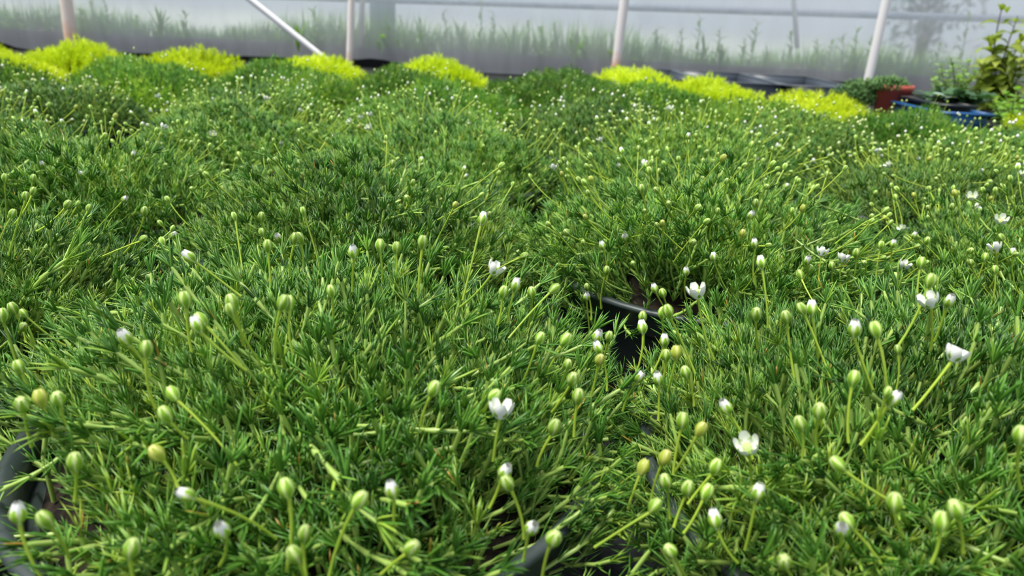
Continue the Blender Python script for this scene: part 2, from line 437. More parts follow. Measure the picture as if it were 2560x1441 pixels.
# pot, rim, soil
v, t = lathe([(.0, .0), (.062, .0), (.064, .002), (.0835, .078), (.0838, .080), (.081, .081), (.061, .004), (0, .004)], 40)
g = Geo(); g.add(v, t); POT_ME = g.mesh('pot', [M_POT])
v, t = lathe([(.0825, .077), (.0862, .077), (.0875, .0785), (.0882, .088), (.0895, .0885), (.0900, .0898), (.0890, .0912), (.0865, .0912), (.0835, .087), (.0825, .077)], 48)
g = Geo(); g.add(v, t); RIM_ME = g.mesh('rim', [M_POT])
r_ = np.random.default_rng(3)
v, t = lathe([(.0818, .0775), (.07, .084), (.05, .090), (.03, .094), (.0005, .095)], 36)
v = v + r_.normal(0, .0012, v.shape) * np.array([.3, .3, 1]); g = Geo(); g.add(v, t); SOIL_ME = g.mesh('soil', [M_SOIL])

# ------------------------------------------------------------------ flower buds
def patch(geo, prof, half, open_, nu=5, nv=6, az=0.0, tint=(.3, 1.0), cup=.06, kind=0.0, notch=0.0):
    """a sepal or petal: prof(v) -> (radius, z); half(v) half width angle; open_ leans it outwards from the base"""
    V = []; A = []
    for i in range(nv):
        vv_ = i / (nv - 1); rr_, zz_ = prof(vv_)
        for j in range(nu):
            u = -1 + 2 * j / (nu - 1); a = u * half(vv_)
            rad = rr_ * (1 + cup * (1 - u * u)); x, y = rad * math.cos(a), rad * math.sin(a); z = zz_ - notch * (1 - abs(u)) * (vv_ ** 6)
            c, s_ = math.cos(open_), math.sin(open_); x, z = x * c + z * s_, -x * s_ * .4 + z * c
            V.append((x * math.cos(az) - y * math.sin(az), x * math.sin(az) + y * math.cos(az), z)); A.append(tint[0] + (tint[1] - tint[0]) * abs(u) ** 2.5)
    T = []
    for i in range(nv - 1):
        for j in range(nu - 1):
            p = i * nu + j; T += [(p, p + 1, p + 1 + nu), (p, p + 1 + nu, p + nu)]
    geo.add(V, T, np.array(A), kind)
def ovoid(Lb, R, topw=.35):
    def f(v_):
        s_ = math.sin(math.pi * min(1, .09 + .80 * v_)) ** .75
        return R * max(s_, .02), Lb * v_
    return f
def bud_mesh(kind):
    gg = Geo()
    if kind in ('closed', 'old', 'tight'):
        Lb, R = (.0042, .00150) if kind != 'tight' else (.0036, .00118)
        ns = 5
        for k in range(ns): patch(gg, ovoid(Lb, R * (1 + .03 * (k % 2))), lambda v_: .72 * math.sin(math.pi * (.25 + .68 * v_)), 0, az=k * 2 * math.pi / ns, tint=(.0, 1.0))
        v_, t_ = lathe([(.0001, .0001)] + [(ovoid(Lb, R * .95)(q)) for q in np.linspace(.0, .93, 6)] + [(.0001, Lb * .95)], 8)
        gg.add(v_, t_, .75 if kind != 'old' else .9)
        return gg.mesh('flower_bud', [M_BUDOLD if kind == 'old' else M_BUD])
    op = {'white': .03, 'open': .40}[kind]
    for k in range(5): patch(gg, ovoid(.0037 if kind == 'white' else .0032, .00152), lambda v_: (.66 if kind == 'white' else .56) * math.sin(math.pi * (.3 + .64 * v_)), op, az=k * 2 * math.pi / 5, tint=(.0, .95))
    if kind == 'open':
        v_, t_ = lathe([(.0001, .0003), (.0008, .0006), (.0011, .0014), (.0009, .0022), (.0001, .0027)], 8); gg.add(v_, t_, .8)
    return gg.mesh('sepal_cup', [M_BUD])
BUD = {k: bud_mesh(k) for k in ('closed', 'old', 'tight', 'white', 'open')}
def petal_mesh(op, R, Lb, close=.62):
    gg = Geo()
    patch(gg, lambda v_: (R * (.35 + .75 * math.sin(math.pi * (.08 + close * v_))), Lb * v_), lambda v_: .78 * math.sin(math.pi * (.14 + .72 * v_)) ** .6, op, nu=6, nv=6, az=math.pi / 5, cup=.05)
    v, t, a, b_ = gg.arrays()
    th = v + norm(v * np.array([1, 1, .3])) * -.00012                     # a thin petal with two sides
    n_ = len(v)
    return np_mesh('petal', np.vstack([v, th]), np.vstack([t, t[:, ::-1] + n_]), [M_PETAL])
PETAL = {'white': petal_mesh(.0, .00116, .0044, .80), 'open': petal_mesh(.30, .00175, .0042)}

def align(dirv, spin=0.0):
    return Vector(dirv).to_track_quat('Z', 'Y').to_matrix().to_4x4() @ Matrix.Rotation(spin, 4, 'Z')
prng = random.Random(11)
def add_flower(pot, base, tip, kind, size=1.0, sides=5):
    """stalk rising from base to tip (world), with a bud or flower on it; parts of the potted moss"""
    base = Vector(base); tip = Vector(tip); d = tip - base; Ln = max(d.length, .002)
    sidev = Vector((prng.uniform(-1, 1), prng.uniform(-1, 1), prng.uniform(-.2, .2))) * Ln * .10
    pts = [Vector((0, 0, 0)), d * .33 + sidev * .9 - Vector((0, 0, Ln * .03)), d * .68 + sidev * .7, d]
    P = []
    for q in np.linspace(0, 1, 6):                                         # Bezier through control points
        a = (1 - q) ** 3; b_ = 3 * q * (1 - q) ** 2; c = 3 * q * q * (1 - q); e = q ** 3
        P.append(tuple(pts[0] * a + pts[1] * b_ + pts[2] * c + pts[3] * e))
    gg = Geo(); rs = .00036 * (size ** .6)
    tube(gg, P, [rs * 1.25, rs, rs * .95, rs * .95, rs, rs * 1.3], sides, prng.uniform(0, 1))
    st = link('flower_stalk', gg.mesh('flower_stalk', [M_STALK]), pot, base - pot.location)
    dirv = (pts[3] - pts[2]).normalized() + Vector((prng.uniform(-.3, .3), prng.uniform(-.3, .3), prng.uniform(0, .5)))
    rot = align(dirv.normalized(), prng.uniform(0, 6.28))
    mw = Matrix.Translation(d) @ rot @ Matrix.Diagonal((size, size, size, 1))
    if kind in ('closed', 'old', 'tight'):
        c = link('flower_bud', BUD[kind], st); c.matrix_local = mw
        if kind == 'old': c['label'] = 'faded yellowish bud'
    else:
        c = link('sepal_cup', BUD[kind], st); c.matrix_local = mw
        for k in range(5):
            p = link('petal', PETAL[kind], st); p.matrix_local = mw @ Matrix.Rotation(k * 2 * math.pi / 5, 4, 'Z')
    return st

# ------------------------------------------------------------------ the pots of moss
# rows: list of (x, y, cushion height scale)
ROWS = [
    [(-.248, .262, .95), (-.058, .205, 1.05), (.132, .192, 1.12)],
    [(-.275, .452, 1.05), (-.085, .398, 1.12), (.106, .392, 1.05), (.300, .372, 1.0)],
    [(-.455, .565, 1.0), (-.245, .642, 1.0), (-.062, .592, 1.08), (.135, .580, 1.1), (.330, .565, 1.0)],
    [(-.50, .765, 1.05), (-.305, .832, 1.0), (-.105, .785, 1.05), (.085, .772, 1.12), (.280, .758, 1.0), (.475, .735, 1.0)],
    [(-.68, .935, 1.05), (-.475, .965, 1.1), (-.285, 1.02, 1.0), (-.090, .975, 1.05), (.105, .965, 1.1), (.30, .95, 1.05), (.485, .925, 1.0), (.675, .905, .95)],
    [(-.79, 1.12, 1.05), (-.58, 1.14, 1.1), (-.385, 1.19, 1.05), (-.185, 1.165, 1.05), (.01, 1.155, 1.1), (.205, 1.145, 1.05), (.43, 1.125, 1.05), (.825, 1.10, 1.1)],
    [(-.98, 1.31, 1.25), (-.78, 1.32, 1.25), (-.585, 1.345, 1.1), (-.385, 1.39, 1.1), (-.155, 1.36, 1.2), (.09, 1.345, 1.05), (.325, 1.305, 1.05)],
    [(.215, 1.49, 1.1)],
]
GOLD = {(5, 0), (6, 0), (6, 1), (6, 2), (6, 3), (6, 4), (6, 6), (5, 6), (5, 7), (7, 0)}
NTH = ['first', 'second', 'third', 'fourth', 'fifth', 'sixth', 'seventh', 'eighth']
ROWN = ['front row', 'second row', 'third row', 'fourth row', 'fifth row', 'sixth row', 'seventh row', 'rearmost row']
POTS = []
def surf(x, y):
    best = 0
    for P in POTS:
        rho = math.hypot(x - P['x'], y - P['y'])
        if rho < ENV_R * 1.1: best = max(best, RIM_Z + .004 + float(env(rho, HM * P['s'])))
    return best
def hit(px, py):
    d = ray(px, py); last = None
    for i in range(900):
        s_ = .08 + i * .0015; p = CP + d * s_
        if p.z <= max(surf(p.x, p.y), .075): return p
    return CP + d * .4
prng2 = np.random.default_rng(8)
SPECIAL = {(5, 7): 'golden yellow moss pot cut by the right edge of the photo', (0, 0): 'green moss pot at the left edge of the front row', (0, 1): 'nearest green moss mound with its pot rim showing at bottom left',
           (7, 0): 'golden yellow moss pot alone behind the rest, right of the rusty post',
           (0, 2): 'green moss pot in the front row with the largest white flower, bottom right'}
for ri, row in enumerate(ROWS):
    for ci, (x, y, s) in enumerate(row):
        gold = (ri, ci) in GOLD
        t = empty('potted_moss', (x, y, 0))
        kindw = 'golden yellow' if gold else 'green'
        lab = SPECIAL.get((ri, ci), f'{kindw} moss pot, {NTH[ci]} from the left in the {ROWN[ri]}')
        tag(t, lab, 'moss pot', 'pots of golden moss at the back' if gold else 'pots of green flowering moss')
        link('pot', POT_ME, t); link('rim', RIM_ME, t); link('soil', SOIL_ME, t)
        near = ri < 4 and not gold
        lst = NEAR if near else FAR; vi = int(prng2.integers(0, len(lst)))
        if ri == 0: vi = ci
        if ri == 1: vi = (ci + 1) % 4
        c = link('moss_cushion', lst[vi], t)
        spin = prng2.uniform(0, 6.283)
        bare = BARE[vi] if (ri, ci) in ((0, 1), (1, 2)) else ()
        if bare: spin = 0.0
        c.rotation_euler = (0, 0, spin); k = 1 + .0 * s
        hz = s; c.scale = (1.0, 1.0, hz); c.location.z = RIM_Z * (1 - hz)
        tag(c, kind='stuff')
        if gold:
            c.material_slots[0].link = 'OBJECT'; c.material_slots[0].material = M_GOLD
        POTS.append(dict(o=t, x=x, y=y, s=s, ri=ri, ci=ci, gold=gold, bump=(BUMPN if near else BUMPF)[vi], spin=spin, bare=bare))

# single shoots that stand out on the two nearest rows
def place_shoots(P, n, camside, seed):
    rng = np.random.default_rng(seed)
    cs, sn = math.cos(-P['spin']), math.sin(-P['spin'])
    bf = lambda x, y: P['s'] * P['bump'](cs * x - sn * y, sn * x + cs * y)
    Bp, X, Y, Z, sc = frames(rng, n, HM * P['s'], bf, rmax=.108, dep=(-.30, .05), jitter=20, camside=camside, t0=48)
    k_ = keep(Bp, P['bare'], rng); Bp, X, Y, Z, sc = Bp[k_], X[k_], Y[k_], Z[k_], sc[k_]; n = len(Bp)
    wh = rng.integers(0, len(SHOOT_ME), n); Bp = to_base(Bp, X, Y, Z, sc, HI, wh) - np.array([0, 0, .002])
    for i in range(n):
        o = bpy.data.objects.new('moss_shoot', SHOOT_ME[wh[i]]); COL.objects.link(o); o.parent = P['o']
        k = float(sc[i]) * 1.12
        o.matrix_local = Matrix(((X[i][0] * k, Y[i][0] * k, Z[i][0] * k, Bp[i][0]), (X[i][1] * k, Y[i][1] * k, Z[i][1] * k, Bp[i][1]), (X[i][2] * k, Y[i][2] * k, Z[i][2] * k, Bp[i][2]), (0, 0, 0, 1)))
for P in POTS:
    if P['ri'] == 0: place_shoots(P, 300, .55, 200 + P['ci'])
    elif P['ri'] == 1: place_shoots(P, 240, .45, 220 + P['ci'])

# flowers seen one by one in the photograph: (bud x, y, stalk foot x, y, kind)
C, Wt, O_, Y_, T_ = 'closed', 'white', 'open', 'old', 'tight'
FL = [(722,1245,712,1390,C),(886,1272,815,1441,C),(985,1248,985,1325,Wt),(325,1398,332,1470,C),(48,1308,125,1441,Wt),(127,1318,165,1355,C),(564,1340,545,1375,Wt),
(1018,1384,950,1400,C),(757,1355,765,1425,T_),(748,1408,770,1450,C),(1277,1225,1312,1312,C),(1255,1195,1225,1235,Wt),(1376,1363,1358,1425,C),(1322,1330,1310,1370,Wt),
(1625,1282,1490,1335,C),(1600,1188,1575,1240,Y_),(1655,1163,1632,1220,Y_),(1703,1073,1688,1155,C),(1742,1090,1690,1150,Y_),(1782,1185,1725,1228,C),(1668,1222,1680,1265,C),
(1715,1240,1690,1285,C),(1758,1250,1715,1300,C),(1890,1252,1870,1340,Wt),(1792,1322,1850,1372,Wt),(1685,1392,1740,1435,C),(1870,1128,1885,1175,O_),(2110,1178,2270,1232,C),
(2130,1322,2212,1372,C),(2350,1330,2340,1370,C),(2395,1295,2420,1345,C),(1960,1415,2010,1440,C),(2235,1280,2270,1305,C),(2130,965,2130,1072,C),(2220,1015,2160,1078,Wt),
(2195,845,2228,985,C),(2380,903,2292,990,O_),(2135,843,2190,940,Wt),(2328,768,2336,842,O_),(2367,768,2345,822,Wt),(2320,720,2255,832,C),(2048,1047,2052,1095,C),(2005,1078,2012,1110,C),
(1968,808,1992,912,C),(2030,790,2052,862,Wt),(1890,800,1900,842,C),(1745,745,1790,870,O_),(1675,795,1742,905,C),(1655,798,1660,850,C),(1660,868,1620,925,Wt),(1607,806,1612,850,C),
(1608,835,1580,930,Wt),(1590,955,1560,1000,Wt),(1648,963,1650,1022,Wt),(1665,903,1650,945,C),(1690,900,1675,950,Y_),(1718,945,1740,985,C),(1488,855,1460,890,Wt),(1520,855,1500,900,C),
(1502,885,1520,950,Wt),(1495,913,1480,960,Y_),(1404,865,1368,912,C),(1427,963,1382,1000,C),(1418,922,1390,960,T_),(1443,1010,1438,1060,C),(1466,752,1478,842,Wt),(1330,745,1322,790,C),
(1468,727,1480,780,T_),(1285,730,1270,780,Wt),(1255,745,1245,785,C),(1230,685,1150,740,O_),(1300,645,1190,682,C),(1055,623,1045,732,C),(990,635,985,690,C),(950,630,955,680,C),
(885,645,880,700,Wt),(702,603,720,660,Wt),(735,610,722,665,C),(752,610,755,660,C),(670,630,675,690,C),(487,655,600,712,Wt),(466,770,475,845,C),(500,830,612,892,Wt),(515,815,600,880,C),
(365,893,385,985,C),(325,862,372,905,Wt),(587,775,605,830,C),(700,775,685,845,C),(725,775,730,850,C),(1225,1005,1195,1035,C),(1250,1045,1235,1118,O_),(1380,1087,1345,1132,C),
(1077,990,1050,1030,C),(407,1150,440,1180,Y_),(190,1178,180,1215,C),(425,1055,465,1060,C),(60,1027,72,1082,C),(108,1018,125,1055,Y_),(150,1015,175,1050,C),(55,935,85,982,C),
(40,785,60,830,C),(8,805,42,915,C),(1905,672,1925,792,Wt),(1785,655,1830,720,Wt),(1888,622,1890,690,Wt),(2053,640,2050,720,O_),(2105,655,2115,730,O_),(2140,645,2125,710,C),
(2017,662,2040,720,Wt),(2080,675,2085,730,C),(2230,620,2225,698,Wt),(2200,625,2195,700,C),(2255,672,2240,730,O_),(2490,630,2480,700,O_),(2460,655,2440,730,C),(2488,685,2480,750,C),
(2548,1110,2565,1185,C),(1715,690,1720,730,Wt),(1510,625,1520,680,Wt),(1515,688,1505,752,C),(1640,733,1690,790,Wt),(1660,745,1700,790,C),(2500,560,2490,620,O_),(2430,500,2445,560,O_)]
def owner(p):
    return min(POTS, key=lambda q: (q['x'] - p.x) ** 2 + (q['y'] - p.y) ** 2)
for (bx_, by_, fx, fy, kd) in FL:
    base = hit(fx, fy); zc = (base - CP).dot(_f)
    d = ray(bx_, by_); tip = CP + d * (zc * prng.uniform(.975, 1.0))
    P = owner(base); base = base - Vector((0, 0, .004))
    add_flower(P['o'], base, tip, kd, prng.uniform(.95, 1.12) * (1.0 if kd == O_ else 1))

# the other flowers scattered over the nearer cushions
def scatter(P, n, seed, whites=.13):
    rng = random.Random(seed)
    for i in range(n):
        rho = .098 * math.sqrt(rng.random()); ph = rng.uniform(0, 6.283)
        x, y = P['x'] + rho * math.cos(ph), P['y'] + rho * math.sin(ph)
        cs, sn = math.cos(-P['spin']), math.sin(-P['spin']); lx, ly = rho * math.cos(ph), rho * math.sin(ph)
        z = RIM_Z + .004 + float(env(rho, HM * P['s'])) + P['s'] * float(P['bump'](cs * lx - sn * ly, sn * lx + cs * ly))
        Ln = rng.uniform(.006, .020); lean = .25 + .7 * (rho / .1) + rng.gauss(0, .25); a = ph + rng.gauss(0, .6)
        d = Vector((math.sin(lean) * math.cos(a), math.sin(lean) * math.sin(a), math.cos(lean)))
        u = rng.random()
        kd = Wt if u < whites * .75 else O_ if u < whites else Y_ if u < whites + .05 else T_ if u < whites + .3 else C
        b = Vector((x, y, z)) - d * .004
        add_flower(P['o'], b, b + d * (Ln + .006), kd, rng.uniform(.8, 1.05), 4)
COUNT = {(0, 0): 60, (0, 1): 12, (0, 2): 18, (1, 0): 90, (1, 1): 30, (1, 2): 95, (1, 3): 125,
         (2, 0): 95, (2, 1): 90, (2, 2): 80, (2, 3): 125, (2, 4): 130}
for P in POTS:
    n_ = COUNT.get((P['ri'], P['ci']))
    if n_: scatter(P, n_, 900 + P['ri'] * 20 + P['ci'])

# small far flowers: too small to pick apart, one part per pot
def far_flowers(name, seed, n, bf):
    rng = np.random.default_rng(seed); V = []; T = []; A = []; MI = []; off = 0
    octa = np.array([(1, 0, 0), (0, 1, 0), (-1, 0, 0), (0, -1, 0), (0, 0, 1.3), (0, 0, -1.1)], float)
    ot = np.array([(0, 1, 4), (1, 2, 4), (2, 3, 4), (3, 0, 4), (1, 0, 5), (2, 1, 5), (3, 2, 5), (0, 3, 5)])
    for i in range(n):
        rho = .098 * math.sqrt(rng.random()); ph = rng.uniform(0, 6.283)
        x, y = rho * math.cos(ph), rho * math.sin(ph); z = RIM_Z - .002 + float(env(rho, HM)) + float(bf(x, y))
        lean = .2 + .6 * rho / .1; a = ph + rng.normal(0, .6)
        d = np.array([math.sin(lean) * math.cos(a), math.sin(lean) * math.sin(a), math.cos(lean)]); b = np.array([x, y, z]); tp = b + d * rng.uniform(.006, .017)
        sdv = norm(np.cross(d, [.3, .2, .9])) * .0004
        V.append(np.array([b - sdv, b + sdv, tp])); T.append(np.array([(0, 1, 2)]) + off); A += [.5] * 3; MI += [0]; off += 3
        w = rng.random() < .11
        V.append(octa * .0015 * rng.uniform(.85, 1.2) + tp); T.append(ot + off); A += [rng.uniform(.3, 1)] * 6; MI += [2 if w else 1] * 8; off += 6
    return np_mesh(name, np.concatenate(V), np.concatenate(T), [M_STALK, M_BUD, M_PETAL], {'tint': np.array(A), 'part': np.zeros(off)}, True, MI)
FARF = {}
for P in POTS:
    if P['ri'] >= 3 and not P['gold']:
        n_ = {3: 110, 4: 40, 5: 9, 6: 4, 7: 3}[P['ri']]
        vi = (BUMPF + BUMPN).index(P['bump']); key = (vi, n_)
        if key not in FARF: FARF[key] = far_flowers('flower_buds', vi + 30 * P['ri'], n_, P['bump'])
        c = link('flower_buds', FARF[key], P['o']); c.rotation_euler = (0, 0, P['spin']); c.location.z = 0.0 + HM * (P['s'] - 1); tag(c, kind='stuff')

# ------------------------------------------------------------------ weeds behind the film
def leaf_geo(L, Wd, curl, seed=0, seg=6, fold=.25, tintv=.5):
    """a lance-shaped leaf along +Y, curling down, folded along its midrib"""
    gg = Geo(); V = []; A = []
    a = .35; y = z = 0.0
    for i in range(seg + 1):
        t_ = i / seg; w = Wd * (math.sin(math.pi * min(1, .10 + .90 * t_ ** .85)) ** .9 + .02) * .5
        V += [(-w, y, z + fold * w), (0, y, z), (w, y, z + fold * w)]; A += [tintv + .1, tintv + .25, tintv + .1]
        y += math.cos(a) * L / seg; z += math.sin(a) * L / seg; a -= curl / seg
    T = []
    for i in range(seg):
        for j in (0, 1):
            p = i * 3 + j; T += [(p, p + 1, p + 4), (p, p + 4, p + 3)]
    gg.add(V, T, np.array(A)); return gg
M_WEED = leafy('weed_green', [(0, (.14, .34, .05)), (1, (.34, .60, .10))], (.32, .42, .12), trans=.45)
M_WEEDD = leafy('weed_dry', [(0, (.25, .20, .12)), (1, (.42, .34, .18))], (.30, .22, .15), trans=.2)
WL = [leaf_geo(.045, .014, .7, tintv=.3).mesh('leaf', [M_WEED]), leaf_geo(.06, .018, .9, tintv=.5).mesh('leaf', [M_WEED]), leaf_geo(.10, .012, .5, tintv=.5).mesh('leaf', [M_WEED])]
wr = random.Random(21)
PXP = [(-99, 'left of the pink post'), (178, 'right of the pink post'), (874, 'right of the cream post'), (1540, 'right of the rusty post'), (2190, 'right of the white post')]
WCNT = {}
def weed_label(px, kind):
    seg = max(i for i, q in enumerate(PXP) if px > q[0]); kk = (seg, kind); WCNT[kk] = WCNT.get(kk, 0) + 1
    od = ['nearest', 'second', 'third', 'fourth', 'fifth', 'sixth', 'seventh', 'eighth', 'ninth', 'tenth', 'eleventh', 'twelfth', 'thirteenth', 'fourteenth', 'fifteenth', 'sixteenth', 'seventeenth', 'eighteenth'][WCNT[kk] - 1]
    return f"{'leafy stalk' if kind == 'leafy' else 'grassy tuft'} blurred behind the film, {od} one {PXP[seg][1]}"
def weed(px, ytop, Y, kind, label=None):
    top = at_y(px, ytop, Y); base = Vector((top.x + wr.uniform(-.02, .02), Y, .05)); hgt = max(.05, top.z - base.z)
    t = empty('weed', base)
    tag(t, label or weed_label(px, kind), 'weed', 'weeds growing behind the film wall')
    off = Vector((top.x - base.x, wr.uniform(-.01, .01), hgt)); gg = Geo()
    P = [tuple(off * q + Vector((math.sin(q * 3) * .008, 0, 0))) for q in (0, .25, .5, .75, 1)]
    tube(gg, P, [.003, .0026, .0022, .0018, .001], 5, .5, 1.0)
    link('stem', gg.mesh('stem', [M_WEED]), t)
    nl = int(6 + hgt * 34) if kind != 'blade' else 8
    for i in range(nl):
        q = (i + .7) / nl if kind != 'blade' else wr.uniform(0, .15)
        p = Vector(P[0]).lerp(Vector(P[-1]), q)
        o = bpy.data.objects.new('leaf', WL[2 if kind == 'blade' else wr.choice((0, 1))]); COL.objects.link(o); o.parent = t
        k = wr.uniform(.7, 1.15) * (hgt / .1 if kind == 'blade' else (1.15 - .5 * q))
        k = min(k, 2.8)
        o.location = p; o.rotation_euler = (wr.uniform(.2, .8) if kind != 'blade' else wr.uniform(.9, 1.35), 0, i * 2.4 + wr.uniform(-.4, .4)); o.scale = (min(k, 1.3), k, k)
WE = [(15, 45, .05, 'leafy'), (60, 62, .12, 'leafy'), (120, 75, .2, 'blade'), (205, 20, .10, 'leafy'), (232, 5, .12, 'leafy'), (265, 8, .09, 'leafy'), (300, 48, .2, 'blade'), (345, 40, .22, 'leafy'),
      (388, 22, .02, 'blade'), (420, 55, .2, 'leafy'), (462, 28, .10, 'leafy'), (480, 66, .07, 'blade'), (535, 75, .2, 'leafy'), (590, 66, .12, 'blade'), (668, 70, .14, 'leafy'), (700, 72, .08, 'blade'),
      (742, 58, -.06, 'blade'), (785, 22, .035, 'leafy'), (825, 60, .12, 'blade'), (850, 78, .2, 'leafy'), (938, 88, .05, 'blade'), (962, 66, .02, 'leafy'), (1000, 42, .05, 'leafy'), (1028, 75, .03, 'blade'), (1050, 48, .05, 'leafy'), (1062, 62, .03, 'blade'),
      (1108, 30, .25, 'leafy'), (1165, 55, .22, 'blade'), (1203, 0, .2, 'leafy'), (1232, 30, .22, 'leafy'), (1283, 62, .1, 'blade'), (1320, 50, .22, 'leafy'), (1352, 75, .06, 'leafy'), (1387, 58, .1, 'leafy'), (1443, 76, .025, 'blade'), (1465, 95, .1, 'leafy'),
      (1482, 88, .1, 'blade'), (1530, 96, .03, 'leafy'), (1600, 120, .1, 'leafy'), (1640, 72, .08, 'leafy'), (1652, 85, .12, 'blade'), (1700, 75, .2, 'leafy'), (1748, 42, .16, 'leafy'), (1752, 95, .1, 'blade'), (1796, 70, .1, 'leafy'), (1800, 110, .14, 'blade'), (1860, 100, .16, 'leafy'), (1892, 52, .2, 'leafy'),
      (1925, 120, .12, 'blade'), (1975, 80, .25, 'leafy'), (2040, 100, .2, 'leafy'), (2075, 110, .14, 'leafy'), (2105, 88, .1, 'leafy'), (2140, 70, .16, 'leafy'), (2177, 92, .08, 'leafy'), (2250, 110, .2, 'leafy'), (2300, 105, .25, 'leafy'), (2345, 115, .16, 'leafy'), (2420, 40, .16, 'leafy')]
for (px, yt, dy, kd) in WE:
    lab = {742: 'bright green weed growing inside the film beside the slanting brace', 785: 'weed with feathery pointed leaves pressed near the film, left of the cream post'}.get(px)
    weed(px, yt, SHEET_Y + (dy if dy < .03 else .03 + (dy - .03) * .5), kd, lab)
# undergrowth outside: nobody could count its blades
rg = np.random.default_rng(31); n_ = 9000
bx_ = rg.uniform(-3.2, 3.2, n_); by_ = SHEET_Y + .085 + rg.uniform(0, .5, n_) ** 1.3
dens = .5 + .5 * np.sin(bx_ * 4.1 + 1) * np.sin(bx_ * 1.7 + .4)
Lb = rg.uniform(.03, .15, n_) * (.35 + dens)
gg = Geo(); needles(gg, np.stack([bx_, by_, np.full(n_, .04)], -1), np.stack([rg.normal(0, .22, n_), rg.normal(0, .2, n_), np.ones(n_)], -1), Lb + .03, rg.uniform(.004, .009, n_), rg.normal(0, .012, (n_, 3)), rg.uniform(0, 1, n_), 1)
tag(link('grass', gg.mesh('grass', [M_WEED])), 'low green grass blurred behind the bottom of the film', 'grass', None, 'stuff')
gg = Geo()
cx_ = at_y(2290, 60, SHEET_Y + .7); q_ = rg.normal(0, 1, (900, 3)) * np.array([.10, .10, .17]) + np.array([cx_.x, SHEET_Y + .7, .45])
needles(gg, q_, rg.normal(0, 1, (900, 3)) + np.array([0, 0, .4]), rg.uniform(.03, .06, 900), rg.uniform(.01, .016, 900), rg.normal(0, .006, (900, 3)), rg.uniform(.2, 1, 900), 1)
t = empty('shrub', (cx_.x, SHEET_Y + .7, 0)); tag(t, 'tall bluish green shrub blurred behind the film at right', 'shrub')
c = link('foliage', gg.mesh('foliage', [leafy('shrub_blue', [(0, (.20, .30, .26)), (1, (.30, .42, .36))], (.3, .3, .2))]), t, -t.location); tag(c, kind='stuff')
gg = Geo()
for k in range(4): tube(gg, [(0, 0, -.03), (k * .03 - .04, .02 * k - .03, .3), (k * .06 - .08, .03 * k, .62)], [.008, .006, .003], 6, .5, 1.0)
link('trunk', gg.mesh('trunk', [M_WEEDD]), t)

# ------------------------------------------------------------------ trays and plants at the right end of the bed
M_BLACK = plain('black_tray_plastic', (.016, .018, .022), .38, .5)
M_SLATE = plain('slate_tray_plastic', (.06, .075, .10), .4, .5)
M_BLUE = plain('blue_tray_plastic', (.015, .10, .30), .38, .5)
def tray(name, x0, x1, y0, y1, z0, z1, mat, label, cat, group=None):
    t = empty(name, ((x0 + x1) / 2, (y0 + y1) / 2, z0)); w, d, h = (x1 - x0) / 2, (y1 - y0) / 2, z1 - z0; th = .003
    gg = Geo(); box(gg, (-w, -d, 0), (w, d, .003)); link('base', gg.mesh('base', [mat], False), t)
    for nm, lo, hi in (('wall', (-w, -d, .003), (w, -d + th, h)), ('wall', (-w, d - th, .003), (w, d, h)), ('wall', (-w, -d + th, .003), (-w + th, d - th, h)), ('wall', (w - th, -d + th, .003), (w, d - th, h))):
        gg = Geo(); box(gg, lo, hi); link(nm, gg.mesh(nm, [mat], False), t)
    gg = Geo(); e = .007
    for lo, hi in (((-w - e, -d - e, h), (w + e, -d + th, h + .004)), ((-w - e, d - th, h), (w + e, d + e, h + .004)), ((-w - e, -d + th, h), (-w + th, d - th, h + .004)), ((w - th, -d + th, h), (w + e, d - th, h + .004))): box(gg, lo, hi)
    link('lip', gg.mesh('lip', [mat], False), t)
    return tag(t, label, cat, group)
a = at_y(2372, 281, 1.17); c = at_y(2462, 292, 1.17)
zt = a.z
tray('plant_tray', a.x - .012, c.x + .005, 1.17, 1.32, zt - .030, zt - .003, M_BLUE, 'shallow blue plastic tray beyond the moss at right', 'tray')
for k in range(3):
    tray('nursery_tray', a.x - .005 + .001 * k, c.x - .008 - .004 * k, 1.185, 1.305, zt - .026 + k * .0125, zt - .026 + k * .0125 + .008, M_BLACK,
         ['bottom black nursery tray of the stack in the blue tray', 'middle black nursery tray of the stack in the blue tray', 'top black nursery tray of the stack in the blue tray'][k], 'tray', 'black nursery trays in the blue tray')
tray('crate', a.x - .012, c.x + .008, 1.165, 1.33, 0, zt - .035, M_BLACK, 'black upturned crate carrying the blue tray', 'crate')
p0 = at_y(1560, 206, 1.95); p1 = at_y(2172, 226, 1.95)
for k in range(3):
    xa = p0.x + (p1.x - p0.x) * k / 3; xb = p0.x + (p1.x - p0.x) * (k + 1) / 3 - .016
    tray('nursery_tray', xa, xb, 1.95, 2.35, 0, p1.z, M_SLATE, f'slate grey tray on the floor before the film wall, {NTH[k]} from the left', 'tray', 'slate grey trays on the floor')

